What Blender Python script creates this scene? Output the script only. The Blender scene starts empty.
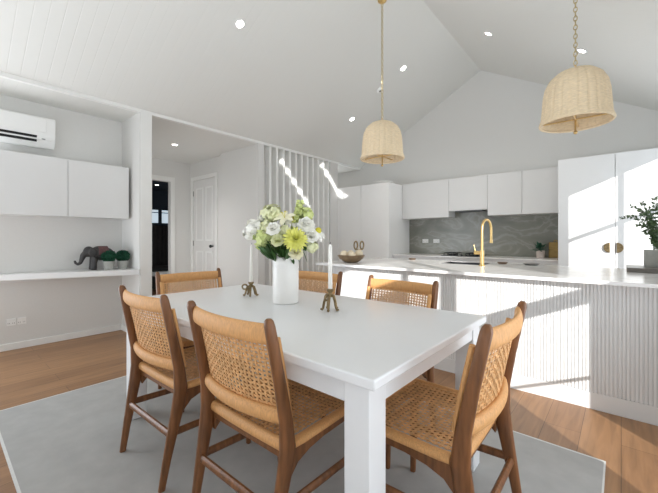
import bpy, bmesh, math, random
from mathutils import Vector, Matrix, Euler
random.seed(7)
PI = math.pi
S = bpy.context.scene
COL = S.collection

# ------------------------------------------------------------------ materials
def lin(c):
    c /= 255.0
    return c / 12.92 if c <= 0.04045 else ((c + 0.055) / 1.055) ** 2.4
def rgb(r, g, b):
    return (lin(r), lin(g), lin(b), 1)
def mat(name, col, rough=0.5, metal=0.0, noise=0.0, scale=20, bump=0.0, emit=None, spec=0.5, stretch=None, sheen=0, transl=0):
    m = bpy.data.materials.new(name); m.use_nodes = True
    nt = m.node_tree; n = nt.nodes; l = nt.links
    b = n['Principled BSDF']
    b.inputs['Base Color'].default_value = col
    b.inputs['Roughness'].default_value = rough
    b.inputs['Metallic'].default_value = metal
    b.inputs['Specular IOR Level'].default_value = spec
    if transl:
        b.inputs['Transmission Weight'].default_value = 0
    if emit:
        b.inputs['Emission Color'].default_value = col
        b.inputs['Emission Strength'].default_value = emit
    if noise or bump:
        tc = n.new('ShaderNodeTexCoord'); mp = n.new('ShaderNodeMapping')
        l.new(tc.outputs['Object'], mp.inputs['Vector'])
        if stretch: mp.inputs['Scale'].default_value = stretch
        t = n.new('ShaderNodeTexNoise'); t.inputs['Scale'].default_value = scale; t.inputs['Detail'].default_value = 5
        l.new(mp.outputs['Vector'], t.inputs['Vector'])
        if noise:
            mx = n.new('ShaderNodeMix'); mx.data_type = 'RGBA'
            mx.inputs[6].default_value = tuple(max(0, c * (1 - noise)) for c in col[:3]) + (1,)
            mx.inputs[7].default_value = tuple(min(1, c * (1 + noise)) for c in col[:3]) + (1,)
            rp = n.new('ShaderNodeMapRange'); rp.inputs[1].default_value = 0.3; rp.inputs[2].default_value = 0.7
            l.new(t.outputs['Fac'], rp.inputs[0]); l.new(rp.outputs[0], mx.inputs[0]); l.new(mx.outputs[2], b.inputs['Base Color'])
        if bump:
            bp = n.new('ShaderNodeBump'); bp.inputs['Strength'].default_value = bump; bp.inputs['Distance'].default_value = 0.01
            l.new(t.outputs['Fac'], bp.inputs['Height']); l.new(bp.outputs['Normal'], b.inputs['Normal'])
    return m

M = {}
M['wall'] = mat('wall_paint', rgb(222, 221, 218), 0.85, noise=0.01, scale=60, bump=0.03, spec=0.2)
M['backwall'] = mat('low_bounce_grey', rgb(112, 112, 112), 0.85, noise=0.05, scale=10)  # unseen back wall, darkened to cut the light bounced onto the table
M['trim'] = mat('trim_paint', rgb(238, 238, 235), 0.5, noise=0.01, scale=8)
M['cab'] = mat('cabinet_lacquer', rgb(226, 226, 225), 0.32, noise=0.008, scale=4)
M['gloss'] = mat('gloss_lacquer', rgb(244, 244, 243), 0.12, noise=0.008, scale=4)
M['door'] = mat('door_paint', rgb(226, 225, 222), 0.45, noise=0.01, scale=6)
M['table'] = mat('table_lacquer', rgb(230, 231, 232), 0.3, noise=0.008, scale=5)
M['cer'] = mat('white_ceramic', rgb(242, 241, 238), 0.35, noise=0.02, scale=12, bump=0.04)
M['brass'] = mat('brushed_brass', rgb(216, 184, 126), 0.32, 1.0, noise=0.08, scale=40)
M['chain'] = mat('pale_brass_chain', rgb(200, 184, 146), 0.4, 0.8, noise=0.1, scale=40)
M['oldbrass'] = mat('aged_brass', rgb(140, 122, 92), 0.42, 1.0, noise=0.3, scale=60)
M['wax'] = mat('candle_wax', rgb(240, 238, 232), 0.5, noise=0.01)
M['black'] = mat('black_iron', rgb(24, 24, 25), 0.45, noise=0.2, scale=30)
M['dark'] = mat('dark_slot', rgb(22, 22, 23), 0.7, noise=0.1)
M['acp'] = mat('white_plastic', rgb(240, 240, 238), 0.35, noise=0.005)
M['post'] = mat('walnut_stained_wood', rgb(118, 76, 43), 0.42, noise=0.35, scale=9, stretch=(6, 6, 0.8), bump=0.05)
M['wrap'] = mat('rattan_wrap', rgb(210, 157, 100), 0.6, noise=0.16, scale=30, stretch=(8, 8, 1), bump=0.25)
M['cane'] = mat('woven_cane', rgb(210, 162, 110), 0.6, noise=0.22, scale=40, bump=0.1)
M['shade'] = mat('natural_rattan_shade', rgb(226, 206, 174), 0.75, noise=0.14, scale=30, stretch=(1, 1, 6), bump=0.2)
M['rug'] = mat('grey_rug', rgb(172, 171, 169), 0.95, noise=0.06, scale=9, bump=0.3, spec=0.05)
M['rugedge'] = mat('pale_rug_binding', rgb(214, 214, 212), 0.9, noise=0.04, scale=60)
M['leaf'] = mat('dark_green_leaf', rgb(64, 98, 48), 0.45, noise=0.3, scale=20)
M['eleaf'] = mat('eucalyptus_leaf', rgb(84, 104, 70), 0.5, noise=0.3, scale=25)
M['topi'] = mat('clipped_green_foliage', rgb(22, 82, 58), 0.7, noise=0.4, scale=40)
M['stem'] = mat('green_stem', rgb(98, 128, 60), 0.5, noise=0.2)
M['white_petal'] = mat('white_petal', rgb(246, 245, 238), 0.6, noise=0.03)
M['cream_petal'] = mat('cream_petal', rgb(240, 236, 206), 0.6, noise=0.05)
M['green_petal'] = mat('pale_green_petal', rgb(208, 218, 146), 0.6, noise=0.12, scale=30)
M['lime_petal'] = mat('chartreuse_petal', rgb(226, 226, 122), 0.6, noise=0.1, scale=30)
M['pale_petal'] = mat('ivory_green_petal', rgb(228, 230, 188), 0.6, noise=0.08, scale=30)
M['yellow'] = mat('flower_centre', rgb(206, 196, 60), 0.7, noise=0.2, scale=60)
M['concrete'] = mat('grey_pot', rgb(166, 166, 160), 0.85, noise=0.1, scale=20, bump=0.15)
M['pinkpot'] = mat('pale_pink_pot', rgb(222, 208, 200), 0.6, noise=0.03)
M['tray'] = mat('dark_tray', rgb(110, 106, 100), 0.35, noise=0.1, scale=12)
M['board'] = mat('golden_board_wood', rgb(166, 136, 74), 0.5, noise=0.2, scale=10, stretch=(1, 1, 8))
M['ele'] = mat('dark_elephant', rgb(54, 52, 52), 0.5, noise=0.25, scale=30, bump=0.1)
M['cloth'] = mat('red_saddle', rgb(98, 66, 66), 0.7, noise=0.25, scale=60)
M['bowl'] = mat('bronze_bowl', rgb(150, 130, 104), 0.3, 0.7, noise=0.25, scale=20)
M['ball'] = mat('pearl_ball', rgb(226, 212, 186), 0.3, 0.3, noise=0.15, scale=14)
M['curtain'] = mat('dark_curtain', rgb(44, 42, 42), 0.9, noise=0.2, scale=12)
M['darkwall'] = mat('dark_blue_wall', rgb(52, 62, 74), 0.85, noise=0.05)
M['lamp'] = mat('lamp_glow', (1, 0.95, 0.88, 1), 0.5, emit=14)
M['pane'] = mat('bright_window_pane', (0.72, 0.85, 0.95, 1), 0.4, emit=0.55)
M['glassblack'] = mat('cooktop_glass', rgb(20, 20, 22), 0.1)
M['steel'] = mat('sink_steel', rgb(90, 90, 92), 0.35, 0.9, noise=0.05)
M['brown'] = mat('brown_dish', rgb(112, 94, 78), 0.5, noise=0.2)
M['greydish'] = mat('grey_dish', rgb(128, 126, 122), 0.5, noise=0.1)

def floor_mat():
    m = bpy.data.materials.new('oak_planks'); m.use_nodes = True
    nt = m.node_tree; n = nt.nodes; l = nt.links; b = n['Principled BSDF']
    b.inputs['Roughness'].default_value = 0.42
    tc = n.new('ShaderNodeTexCoord'); mp = n.new('ShaderNodeMapping'); mp.inputs['Rotation'].default_value = (0, 0, PI / 2)
    l.new(tc.outputs['Object'], mp.inputs['Vector'])
    br = n.new('ShaderNodeTexBrick'); br.offset = 0.37; br.offset_frequency = 2
    br.inputs['Scale'].default_value = 1.0; br.inputs['Brick Width'].default_value = 1.9; br.inputs['Row Height'].default_value = 0.19
    br.inputs['Mortar Size'].default_value = 0.0016; br.inputs['Mortar Smooth'].default_value = 0.3; br.inputs['Bias'].default_value = 0
    br.inputs['Color1'].default_value = rgb(162, 122, 86); br.inputs['Color2'].default_value = rgb(144, 106, 74); br.inputs['Mortar'].default_value = rgb(98, 72, 50)
    l.new(mp.outputs['Vector'], br.inputs['Vector'])
    m2 = n.new('ShaderNodeMapping'); m2.inputs['Scale'].default_value = (14, 1.1, 1)
    l.new(tc.outputs['Object'], m2.inputs['Vector'])
    ns = n.new('ShaderNodeTexNoise'); ns.inputs['Scale'].default_value = 2.2; ns.inputs['Detail'].default_value = 7; ns.inputs['Distortion'].default_value = 0.6
    l.new(m2.outputs['Vector'], ns.inputs['Vector'])
    r = n.new('ShaderNodeMapRange'); r.inputs[1].default_value = 0.3; r.inputs[2].default_value = 0.72; r.inputs[3].default_value = 0.76; r.inputs[4].default_value = 1.16
    l.new(ns.outputs['Fac'], r.inputs[0])
    mx = n.new('ShaderNodeMix'); mx.data_type = 'RGBA'; mx.blend_type = 'MULTIPLY'; mx.inputs[0].default_value = 1
    l.new(br.outputs['Color'], mx.inputs[6]); l.new(r.outputs[0], mx.inputs[7]); l.new(mx.outputs[2], b.inputs['Base Color'])
    bp = n.new('ShaderNodeBump'); bp.inputs['Strength'].default_value = 0.12; bp.inputs['Distance'].default_value = 0.004
    l.new(ns.outputs['Fac'], bp.inputs['Height']); l.new(bp.outputs['Normal'], b.inputs['Normal'])
    return m
M['floor'] = floor_mat()

def ceil_mat():
    # painted tongue-and-groove boards, grooves running down the slope
    m = bpy.data.materials.new('grooved_ceiling_board'); m.use_nodes = True
    nt = m.node_tree; n = nt.nodes; l = nt.links; b = n['Principled BSDF']
    b.inputs['Base Color'].default_value = rgb(226, 226, 222); b.inputs['Roughness'].default_value = 0.7; b.inputs['Specular IOR Level'].default_value = 0.25
    tc = n.new('ShaderNodeTexCoord'); sp = n.new('ShaderNodeSeparateXYZ'); l.new(tc.outputs['Object'], sp.inputs[0])
    d = n.new('ShaderNodeMath'); d.operation = 'DIVIDE'; d.inputs[1].default_value = 0.1; l.new(sp.outputs['Y'], d.inputs[0])
    f = n.new('ShaderNodeMath'); f.operation = 'FRACT'; l.new(d.outputs[0], f.inputs[0])
    s = n.new('ShaderNodeMath'); s.operation = 'SUBTRACT'; s.inputs[1].default_value = 0.5; l.new(f.outputs[0], s.inputs[0])
    a = n.new('ShaderNodeMath'); a.operation = 'ABSOLUTE'; l.new(s.outputs[0], a.inputs[0])
    r = n.new('ShaderNodeMapRange'); r.inputs[1].default_value = 0.0; r.inputs[2].default_value = 0.06; l.new(a.outputs[0], r.inputs[0])
    bp = n.new('ShaderNodeBump'); bp.inputs['Strength'].default_value = 0.35; bp.inputs['Distance'].default_value = 0.003
    l.new(r.outputs[0], bp.inputs['Height']); l.new(bp.outputs['Normal'], b.inputs['Normal'])
    return m
M['ceil'] = ceil_mat()

def stone_mat(name, base, vein, dark, scale, rough):
    m = bpy.data.materials.new(name); m.use_nodes = True
    nt = m.node_tree; n = nt.nodes; l = nt.links; b = n['Principled BSDF']
    b.inputs['Roughness'].default_value = rough
    tc = n.new('ShaderNodeTexCoord')
    ns = n.new('ShaderNodeTexNoise'); ns.inputs['Scale'].default_value = scale; ns.inputs['Detail'].default_value = 8; ns.inputs['Distortion'].default_value = 1.6
    mp = n.new('ShaderNodeMapping'); mp.inputs['Rotation'].default_value = (0.3, 0.7, 0.4); mp.inputs['Scale'].default_value = (1, 1, 2.2)
    l.new(tc.outputs['Object'], mp.inputs['Vector']); l.new(mp.outputs['Vector'], ns.inputs['Vector'])
    cr = n.new('ShaderNodeValToRGB'); e = cr.color_ramp.elements
    e[0].position = 0.3; e[0].color = dark; e[1].position = 0.7; e[1].color = base
    k = cr.color_ramp.elements.new(0.5); k.color = base
    v = cr.color_ramp.elements.new(0.545); v.color = vein
    k2 = cr.color_ramp.elements.new(0.59); k2.color = base
    l.new(ns.outputs['Fac'], cr.inputs[0]); l.new(cr.outputs[0], b.inputs['Base Color'])
    return m
M['splash'] = stone_mat('green_grey_stone', rgb(138, 138, 129), rgb(158, 158, 150), rgb(118, 119, 111), 1.3, 0.25)
M['top'] = stone_mat('white_stone', rgb(236, 234, 232), rgb(224, 221, 218), rgb(229, 227, 225), 1.2, 0.18)

# ------------------------------------------------------------------ geometry helpers
class MB:
    def __init__(s): s.v = []; s.f = []
    def add(s, vs, fs):
        o = len(s.v); s.v += [Vector(p) for p in vs]; s.f += [tuple(i + o for i in f) for f in fs]; return s
    def box(s, x0, x1, y0, y1, z0, z1):
        return s.add([(x0, y0, z0), (x1, y0, z0), (x1, y1, z0), (x0, y1, z0), (x0, y0, z1), (x1, y0, z1), (x1, y1, z1), (x0, y1, z1)],
                     [(3, 2, 1, 0), (4, 5, 6, 7), (0, 1, 5, 4), (1, 2, 6, 5), (2, 3, 7, 6), (3, 0, 4, 7)])
    def rings(s, rs, cap=True, close=False):
        n = len(rs[0]); o = len(s.v)
        for r in rs: s.v += [Vector(p) for p in r]
        m = len(rs)
        for i in range(m if close else m - 1):
            a = o + i * n; b = o + ((i + 1) % m) * n
            for j in range(n):
                k = (j + 1) % n; s.f.append((a + j, a + k, b + k, b + j))
        if cap and not close:
            s.f.append(tuple(o + j for j in reversed(range(n)))); s.f.append(tuple(o + (m - 1) * n + j for j in range(n)))
        return s
    def tube(s, pts, rad, n=8, close=False, flat=None):
        pts = [Vector(p) for p in pts]; m = len(pts)
        if not hasattr(rad, '__len__'): rad = [rad] * m
        rs = []; up = None
        for i, p in enumerate(pts):
            if close: t = pts[(i + 1) % m] - pts[i - 1]
            else: t = pts[min(i + 1, m - 1)] - pts[max(i - 1, 0)]
            t.normalize()
            if up is None: up = Vector((0, 0, 1)) if abs(t.z) < 0.9 else Vector((1, 0, 0))
            side = t.cross(up)
            if side.length < 1e-5: side = t.cross(Vector((0, 1, 0)))
            side.normalize(); u2 = side.cross(t).normalized()
            if abs(t.z) >= 0.9 or flat is None: up = u2
            a, b = (rad[i], rad[i]) if flat is None else (rad[i] * flat[0], rad[i] * flat[1])
            rs.append([p + side * (a * math.cos(2 * PI * j / n)) + u2 * (b * math.sin(2 * PI * j / n)) for j in range(n)])
        return s.rings(rs, True, close)
    def loft(s, secs, n=12, e=3.0):
        # horizontal rounded-rectangle slices (x, y, z, hx, hy)
        rs = []
        for x, y, z, hx, hy in secs:
            r = []
            for j in range(n):
                a = 2 * PI * (j + 0.5) / n; c, d = math.cos(a), math.sin(a)
                k = (abs(c) ** e + abs(d) ** e) ** (-1 / e)
                r.append((x + hx * c * k, y + hy * d * k, z))
            rs.append(r)
        return s.rings(rs)
    def lathe(s, prof, c=(0, 0, 0), n=32, rip=None, cap=True):
        rs = []
        for r, z in prof:
            rs.append([(c[0] + (r * (rip(j, n) if rip else 1)) * math.cos(2 * PI * j / n), c[1] + (r * (rip(j, n) if rip else 1)) * math.sin(2 * PI * j / n), c[2] + z) for j in range(n)])
        return s.rings(rs, cap)
    def ball(s, c, r, n=12, m=8):
        r = r if hasattr(r, '__len__') else (r, r, r); o = len(s.v)
        s.v.append(Vector((c[0], c[1], c[2] - r[2])))
        for i in range(1, m):
            t = PI * i / m - PI / 2
            for j in range(n):
                a = 2 * PI * j / n
                s.v.append(Vector((c[0] + r[0] * math.cos(t) * math.cos(a), c[1] + r[1] * math.cos(t) * math.sin(a), c[2] + r[2] * math.sin(t))))
        s.v.append(Vector((c[0], c[1], c[2] + r[2]))); top = len(s.v) - 1
        for j in range(n):
            k = (j + 1) % n
            s.f.append((o, o + 1 + k, o + 1 + j)); s.f.append((top, o + 1 + (m - 2) * n + j, o + 1 + (m - 2) * n + k))
            for i in range(m - 2):
                a = o + 1 + i * n; s.f.append((a + j, a + k, a + n + k, a + n + j))
        return s
    def prism(s, poly, z0, z1):
        n = len(poly)
        return s.rings([[(x, y, z0) for x, y in poly], [(x, y, z1) for x, y in poly]])
    def xf(s, mtx, start=0):
        for i in range(start, len(s.v)): s.v[i] = mtx @ s.v[i]
        return s
    def build(s, name, m, parent=None, smooth=40, bevel=0.0, seg=2):
        me = bpy.data.meshes.new(name); me.from_pydata([tuple(p) for p in s.v], [], s.f); me.update()
        bm = bmesh.new(); bm.from_mesh(me); bmesh.ops.recalc_face_normals(bm, faces=bm.faces); bm.to_mesh(me); bm.free()
        me.materials.append(m)
        if smooth:
            for p in me.polygons: p.use_smooth = True
            me.set_sharp_from_angle(angle=math.radians(smooth))
        o = bpy.data.objects.new(name, me); COL.objects.link(o)
        if parent: o.parent = parent
        if bevel:
            b = o.modifiers.new('bevel', 'BEVEL'); b.width = bevel; b.segments = seg; b.limit_method = 'ANGLE'
        return o
def B(x0, x1, y0, y1, z0, z1): return MB().box(x0, x1, y0, y1, z0, z1)

def tag(o, label, cat, group=None):
    o['label'] = label; o['category'] = cat
    if group: o['group'] = group
    return o
def thing(name, label, cat, loc=(0, 0, 0), rz=0, group=None):
    o = bpy.data.objects.new(name, None); o.empty_display_size = 0.1; COL.objects.link(o)
    o.location = loc; o.rotation_euler = (0, 0, rz)
    return tag(o, label, cat, group)
def struct(o):
    o['kind'] = 'structure'; return o
def copy_tree(o, parent=None):
    c = o.copy(); COL.objects.link(c)
    if parent: c.parent = parent
    for ch in list(o.children): copy_tree(ch, c)
    return c

def panel(name, o, u, v, U, V, holes, th, m):
    """wall slab in the plane o + a*u + b*v (0..U, 0..V) with rectangular openings (a0, a1, b0, b1); th = thickness vector"""
    o, u, v, th = Vector(o), Vector(u), Vector(v), Vector(th)
    A = sorted({0, U} | {h[0] for h in holes} | {h[1] for h in holes}); Bv = sorted({0, V} | {h[2] for h in holes} | {h[3] for h in holes})
    A = [a for a in A if 0 <= a <= U]; Bv = [b for b in Bv if 0 <= b <= V]
    def solid(i, j):
        if not (0 <= i < len(A) - 1 and 0 <= j < len(Bv) - 1): return False
        a, b = (A[i] + A[i + 1]) / 2, (Bv[j] + Bv[j + 1]) / 2
        return not any(h[0] < a < h[1] and h[2] < b < h[3] for h in holes)
    mb = MB()
    def P(a, b, t): return o + u * a + v * b + th * t
    for i in range(len(A) - 1):
        for j in range(len(Bv) - 1):
            if not solid(i, j): continue
            a0, a1, b0, b1 = A[i], A[i + 1], Bv[j], Bv[j + 1]
            for t in (0, 1): mb.add([P(a0, b0, t), P(a1, b0, t), P(a1, b1, t), P(a0, b1, t)], [(0, 1, 2, 3)])
            for di, dj, e in ((-1, 0, ((a0, b0), (a0, b1))), (1, 0, ((a1, b0), (a1, b1))), (0, -1, ((a0, b0), (a1, b0))), (0, 1, ((a0, b1), (a1, b1)))):
                if not solid(i + di, j + dj):
                    (p, q), (r, t2) = e
                    mb.add([P(p, q, 0), P(r, t2, 0), P(r, t2, 1), P(p, q, 1)], [(0, 1, 2, 3)])
    ob = mb.build(name, m, smooth=0)
    bm = bmesh.new(); bm.from_mesh(ob.data); bmesh.ops.remove_doubles(bm, verts=bm.verts, dist=1e-5); bmesh.ops.recalc_face_normals(bm, faces=bm.faces); bm.to_mesh(ob.data); bm.free()
    return struct(ob)

# ------------------------------------------------------------------ room shell (metres; camera at the origin, 1.2 m up)
XL, XH, XR, YB, YF = -4.98, -6.72, 1.0, -2.6, 6.2
RX, RZ, SL, SR = -1.85, 4.12, 0.533, 0.565          # ridge and slopes
BX, BZ = -4.4, 2.722                                  # edge of the low ceiling
def roofz(x): return RZ - (SL * (RX - x) if x < RX else SR * (x - RX))
struct(B(-10.2, 1.06, YB - 0.06, YF + 0.1, -0.1, 0).build('floor', M['floor'], smooth=0))
# sloped ceilings; the right slope has two narrow roof lights behind the camera's field of view
ul = Vector((RX - BX, 0, RZ - roofz(BX))); 
panel('ceiling_left', (BX, YB, roofz(BX)), ul.normalized(), (0, 1, 0), ul.length, YF - YB, [], (0, 0, 0.06), M['ceil'])
ur = Vector((XR + 0.06 - RX, 0, -(XR + 0.06 - RX) * SR)); cs = ur.length / (XR + 0.06 - RX)
panel('ceiling_right', (RX, YB, RZ), ur.normalized(), (0, 1, 0), ur.length, YF - YB,
      [(0.42 * cs, 1.22 * cs, 1.00 - YB, 1.13 - YB), (0.33 * cs, 1.10 * cs, 2.13 - YB, 2.28 - YB)], (0, 0, 0.02), M['ceil'])
struct(B(-6.8, BX - 0.05, YB, 6.3, BZ, BZ + 0.05).build('ceiling_recess', M['ceil'], smooth=0))
struct(B(BX - 0.05, BX, YB, YF, BZ, roofz(BX) + 0.02).build('trim_1', M['trim'], smooth=0))      # edge beam of the low ceiling
# gable wall
g = MB(); 
pl = [(-7.0, 0), (XR + 0.06, 0), (XR + 0.06, roofz(XR + 0.06)), (RX, RZ + 0.02), (BX, roofz(BX) + 0.02), (BX, BZ + 0.04), (-7.0, BZ + 0.04)]
g.rings([[(x, YF, z) for x, z in pl], [(x, YF + 0.1, z) for x, z in pl]]); struct(g.build('wall_gable', M['wall'], smooth=0))
# left recess wall (big unseen opening further back, added to let in sky light)
panel('wall_left', (XL, YB, 0), (0, 1, 0), (0, 0, 1), 1.62 - YB, BZ, [(0.3, 2.5, 0.0, 2.35)], (-0.1, 0, 0), M['wall'])
struct(B(-6.8, BX, 1.62, 1.765, 0, BZ).build('wall_wing', M['wall'], smooth=0))
struct(B(BX, BX + 0.008, 1.632, 1.76, 0, BZ).build('trim_3', M['trim'], smooth=0, bevel=0.002))
struct(B(-5.5, BX, 3.385, 3.503, 0, BZ).build('wall_hall', M['wall'], smooth=0))
# hall: recessed wall with the panelled door, and end wall with the open doorway
panel('wall_hall_recess', (XH, 3.45, 0), (1, 0, 0), (0, 0, 1), 1.22, BZ, [(0.12, 0.96, 0, 2.36)], (0, 0.1, 0), M['wall'])
panel('wall_hall_end', (XH, 1.765, 0), (0, 1, 0), (0, 0, 1), 3.55 - 1.765, BZ, [(2.05 - 1.765, 3.04 - 1.765, 0, 2.31)], (-0.1, 0, 0), M['wall'])
struct(B(-5.6, -5.5, 3.503, YF, 0, BZ).build('wall_entry', M['wall'], smooth=0))
# back wall and right wall behind the camera
gb = [(XL - 0.1, 0), (XR + 0.06, 0), (XR + 0.06, roofz(XR + 0.06)), (RX, RZ + 0.02), (BX, roofz(BX) + 0.02), (XL - 0.1, roofz(BX))]
MBk = MB().rings([[(x, YB - 0.06, z) for x, z in gb], [(x, YB, z) for x, z in gb]]); struct(MBk.build('wall_back', M['backwall'], smooth=0))
zr = roofz(XR)
panel('wall_right', (XR, YB, 0), (0, 1, 0), (0, 0, 1), YF - YB, zr,
      [(1.004 - YB, 1.93 - YB, 1.37, 2.30), (1.27 - YB, 1.93 - YB, 0.0, 1.276), (0.57 - YB, 0.92 - YB, 1.3, 2.30), (-0.3 - YB, 0.55 - YB, 1.86, 2.30),
       (3.934 - YB, 5.6 - YB, 0.3, 2.431)], (0.06, 0, 0), M['wall'])
w = struct(bpy.data.objects.new('window_1', None)); COL.objects.link(w)
MB().box(XR + 0.01, XR + 0.045, 4.428, 4.455, 0.3, 2.431).box(XR + 0.01, XR + 0.045, 3.934, 5.6, 1.82, 1.86).build('window_bar', M['trim'], w, smooth=0)
w = struct(bpy.data.objects.new('door_2', None)); COL.objects.link(w)
B(XR + 0.01, XR + 0.04, 1.27, 1.93, 0.728, 0.744).build('glazing_bar', M['trim'], w, smooth=0)
# baseboards
struct(B(XL, XL + 0.014, -0.2, 1.62, 0, 0.072).build('baseboard_left', M['trim'], smooth=0, bevel=0.003))
struct(B(XL + 0.014, BX, 1.606, 1.62, 0, 0.072).build('baseboard_wing', M['trim'], smooth=0, bevel=0.003))
struct(B(-5.5, BX, 3.371, 3.385, 0, 0.072).build('baseboard_hall', M['trim'], smooth=0, bevel=0.003))
struct(B(XH, -6.66, 3.436, 3.45, 0, 0.072).build('baseboard_hall_recess', M['trim'], smooth=0))
# panelled hall door with architrave
d = struct(bpy.data.objects.new('door_1', None)); COL.objects.link(d)
lf = MB().box(-6.595, -5.765, 3.455, 3.49, 0.005, 2.355)
lf.build('leaf', M['door'], d, smooth=0, bevel=0.002)
for x0, x1 in ((-6.49, -6.22), (-6.13, -5.87)):
    for z0, z1 in ((0.25, 0.95), (1.15, 2.2)):
        fr = MB()
        for a in ((x0, x1, z0, z0 + 0.03), (x0, x1, z1 - 0.03, z1), (x0, x0 + 0.03, z0 + 0.03, z1 - 0.03), (x1 - 0.03, x1, z0 + 0.03, z1 - 0.03)):
            fr.box(a[0], a[1], 3.447, 3.457, a[2], a[3])
        fr.build('panel_moulding', M['trim'], d, smooth=0)
k = MB().ball((-5.86, 3.40, 1.05), (0.032, 0.026, 0.032)); k.tube([(-5.86, 3.455, 1.05), (-5.86, 3.41, 1.05)], 0.013, 10)
k.build('door_knob', M['black'], d)
ar = MB().box(-6.67, -6.60, 3.43, 3.45, 0, 2.36).box(-5.76, -5.69, 3.43, 3.45, 0, 2.36).box(-6.67, -5.69, 3.43, 3.45, 2.36, 2.43)
ar.build('architrave', M['trim'], d, smooth=0)
for z in (0.3, 1.1, 2.1): B(-6.605, -6.585, 3.445, 3.455, z - 0.05, z + 0.05).build('hinge', M['greydish'], d, smooth=0)
t = MB().box(XH, XH + 0.02, 3.04, 3.12, 0, 2.40).box(XH, XH + 0.02, 1.96, 2.05, 0, 2.40).box(XH, XH + 0.02, 2.05, 3.04, 2.31, 2.40)
struct(t.build('trim_2', M['trim'], smooth=0))
# the dim room beyond the doorway
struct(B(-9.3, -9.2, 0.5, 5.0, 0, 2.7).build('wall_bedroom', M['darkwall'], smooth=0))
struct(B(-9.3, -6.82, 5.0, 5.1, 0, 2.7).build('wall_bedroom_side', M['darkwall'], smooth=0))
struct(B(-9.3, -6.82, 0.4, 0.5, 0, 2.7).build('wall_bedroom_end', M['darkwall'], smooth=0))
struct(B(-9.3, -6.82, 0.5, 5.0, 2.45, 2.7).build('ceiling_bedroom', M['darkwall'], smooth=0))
w = struct(bpy.data.objects.new('window_2', None)); COL.objects.link(w)
B(-9.2, -9.19, 3.62, 4.5, 1.60, 1.94).build('window_pane', M['pane'], w, smooth=0)
MB().box(-9.195, -9.16, 3.58, 4.54, 1.94, 1.99).box(-9.195, -9.16, 3.58, 4.54, 1.55, 1.60).box(-9.195, -9.16, 3.58, 3.62, 1.60, 1.94).box(-9.195, -9.16, 3.84, 3.92, 1.60, 1.94).box(-9.195, -9.16, 4.5, 4.54, 1.60, 1.94).box(-9.195, -9.17, 3.62, 4.5, 1.86, 1.88).build('window_frame', M['darkwall'], w, smooth=0)
cu = MB(); N = 60
r1 = [(-9.12 + 0.03 * math.sin(i * 1.3), 3.2 + i * 1.6 / N) for i in range(N + 1)]
poly = r1 + [(x - 0.01, y) for x, y in reversed(r1)]
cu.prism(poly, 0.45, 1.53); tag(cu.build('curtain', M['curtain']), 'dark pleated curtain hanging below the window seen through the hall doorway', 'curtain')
bd = thing('bed', 'dark bed with a white sheet edge glimpsed through the hall doorway', 'bed', (-8.3, 3.9, 0))
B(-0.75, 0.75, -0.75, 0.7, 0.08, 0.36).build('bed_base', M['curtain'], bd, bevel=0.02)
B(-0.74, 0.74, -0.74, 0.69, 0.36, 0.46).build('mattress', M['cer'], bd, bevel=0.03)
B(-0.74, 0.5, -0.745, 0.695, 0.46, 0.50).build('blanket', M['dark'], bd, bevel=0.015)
for sx in (-0.7, 0.7):
    for sy in (-0.69, 0.63): B(sx - 0.03, sx + 0.03, sy, sy + 0.06, 0, 0.08).build('leg', M['black'], bd, smooth=0)

# ------------------------------------------------------------------ downlights
def downlight(label, loc, n, r=0.040):
    o = thing('downlight', label, 'light', loc, 0, 'recessed downlights')
    q = Vector((0, 0, -1)).rotation_difference(Vector(n)).to_matrix().to_4x4()
    MB().lathe([(r * 1.35, -0.002), (r * 1.35, 0.004), (r * 1.05, 0.007), (r * 1.0, 0.004)], n=24, cap=False).xf(Matrix.Scale(-1, 4, (0, 0, 1))).xf(q).build('trim_ring', M['acp'], o)
    MB().lathe([(0.001, 0.003), (r, 0.003), (r, 0.0)], n=24).xf(Matrix.Scale(-1, 4, (0, 0, 1))).xf(q).build('diffuser', M['lamp'], o)
    L = bpy.data.lights.new('downlight_beam', 'SPOT'); L.energy = 14; L.spot_size = 1.9; L.spot_blend = 0.8; L.color = (1, 0.93, 0.84); L.shadow_soft_size = 0.05
    lo = bpy.data.objects.new('downlight_beam', L); COL.objects.link(lo); lo.parent = o
    lo.location = Vector(n) * 0.03; lo.rotation_euler = Vector((0, 0, -1)).rotation_difference(Vector(n)).to_euler()
nl = Vector((SL, 0, -1)).normalized(); nr = Vector((-SR, 0, -1)).normalized()
for lab, x, y in (('downlight on the left ceiling slope nearest the camera, high above the table', -3.065, 2.121),
                  ('downlight on the left ceiling slope, beside the chain of the smaller-looking pendant', -2.50, 4.634),
                  ('downlight low on the left ceiling slope above the slatted screen end', -3.496, 4.674)):
    downlight(lab, (x, y, roofz(x)), nl)
for lab, x, y in (('downlight on the right ceiling slope just right of the ridge', -1.276, 4.59),
                  ('downlight on the right ceiling slope beside the chain of the larger-looking pendant', -0.326, 4.643)):
    downlight(lab, (x, y, roofz(x)), nr)
downlight('downlight in the flat hall ceiling above the hall door', (-5.5, 2.56, BZ), (0, 0, -1))
downlight('downlight in the dark room seen through the hall doorway', (-8.25, 3.42, 2.45), (0, 0, -1))
o = thing('smoke_detector', 'small white smoke detector on the ceiling slope beside the left pendant chain', 'smoke detector', (-2.91, 4.62, roofz(-2.91)))
q = Vector((0, 0, -1)).rotation_difference(nl).to_matrix().to_4x4()
MB().lathe([(0.05, 0), (0.05, -0.015), (0.042, -0.024), (0.02, -0.026)], n=20).xf(q).build('housing', M['acp'], o)
MB().lathe([(0.02, -0.026), (0.018, -0.032), (0.004, -0.034)], n=16).xf(q).build('sensor_cap', M['greydish'], o)

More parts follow.
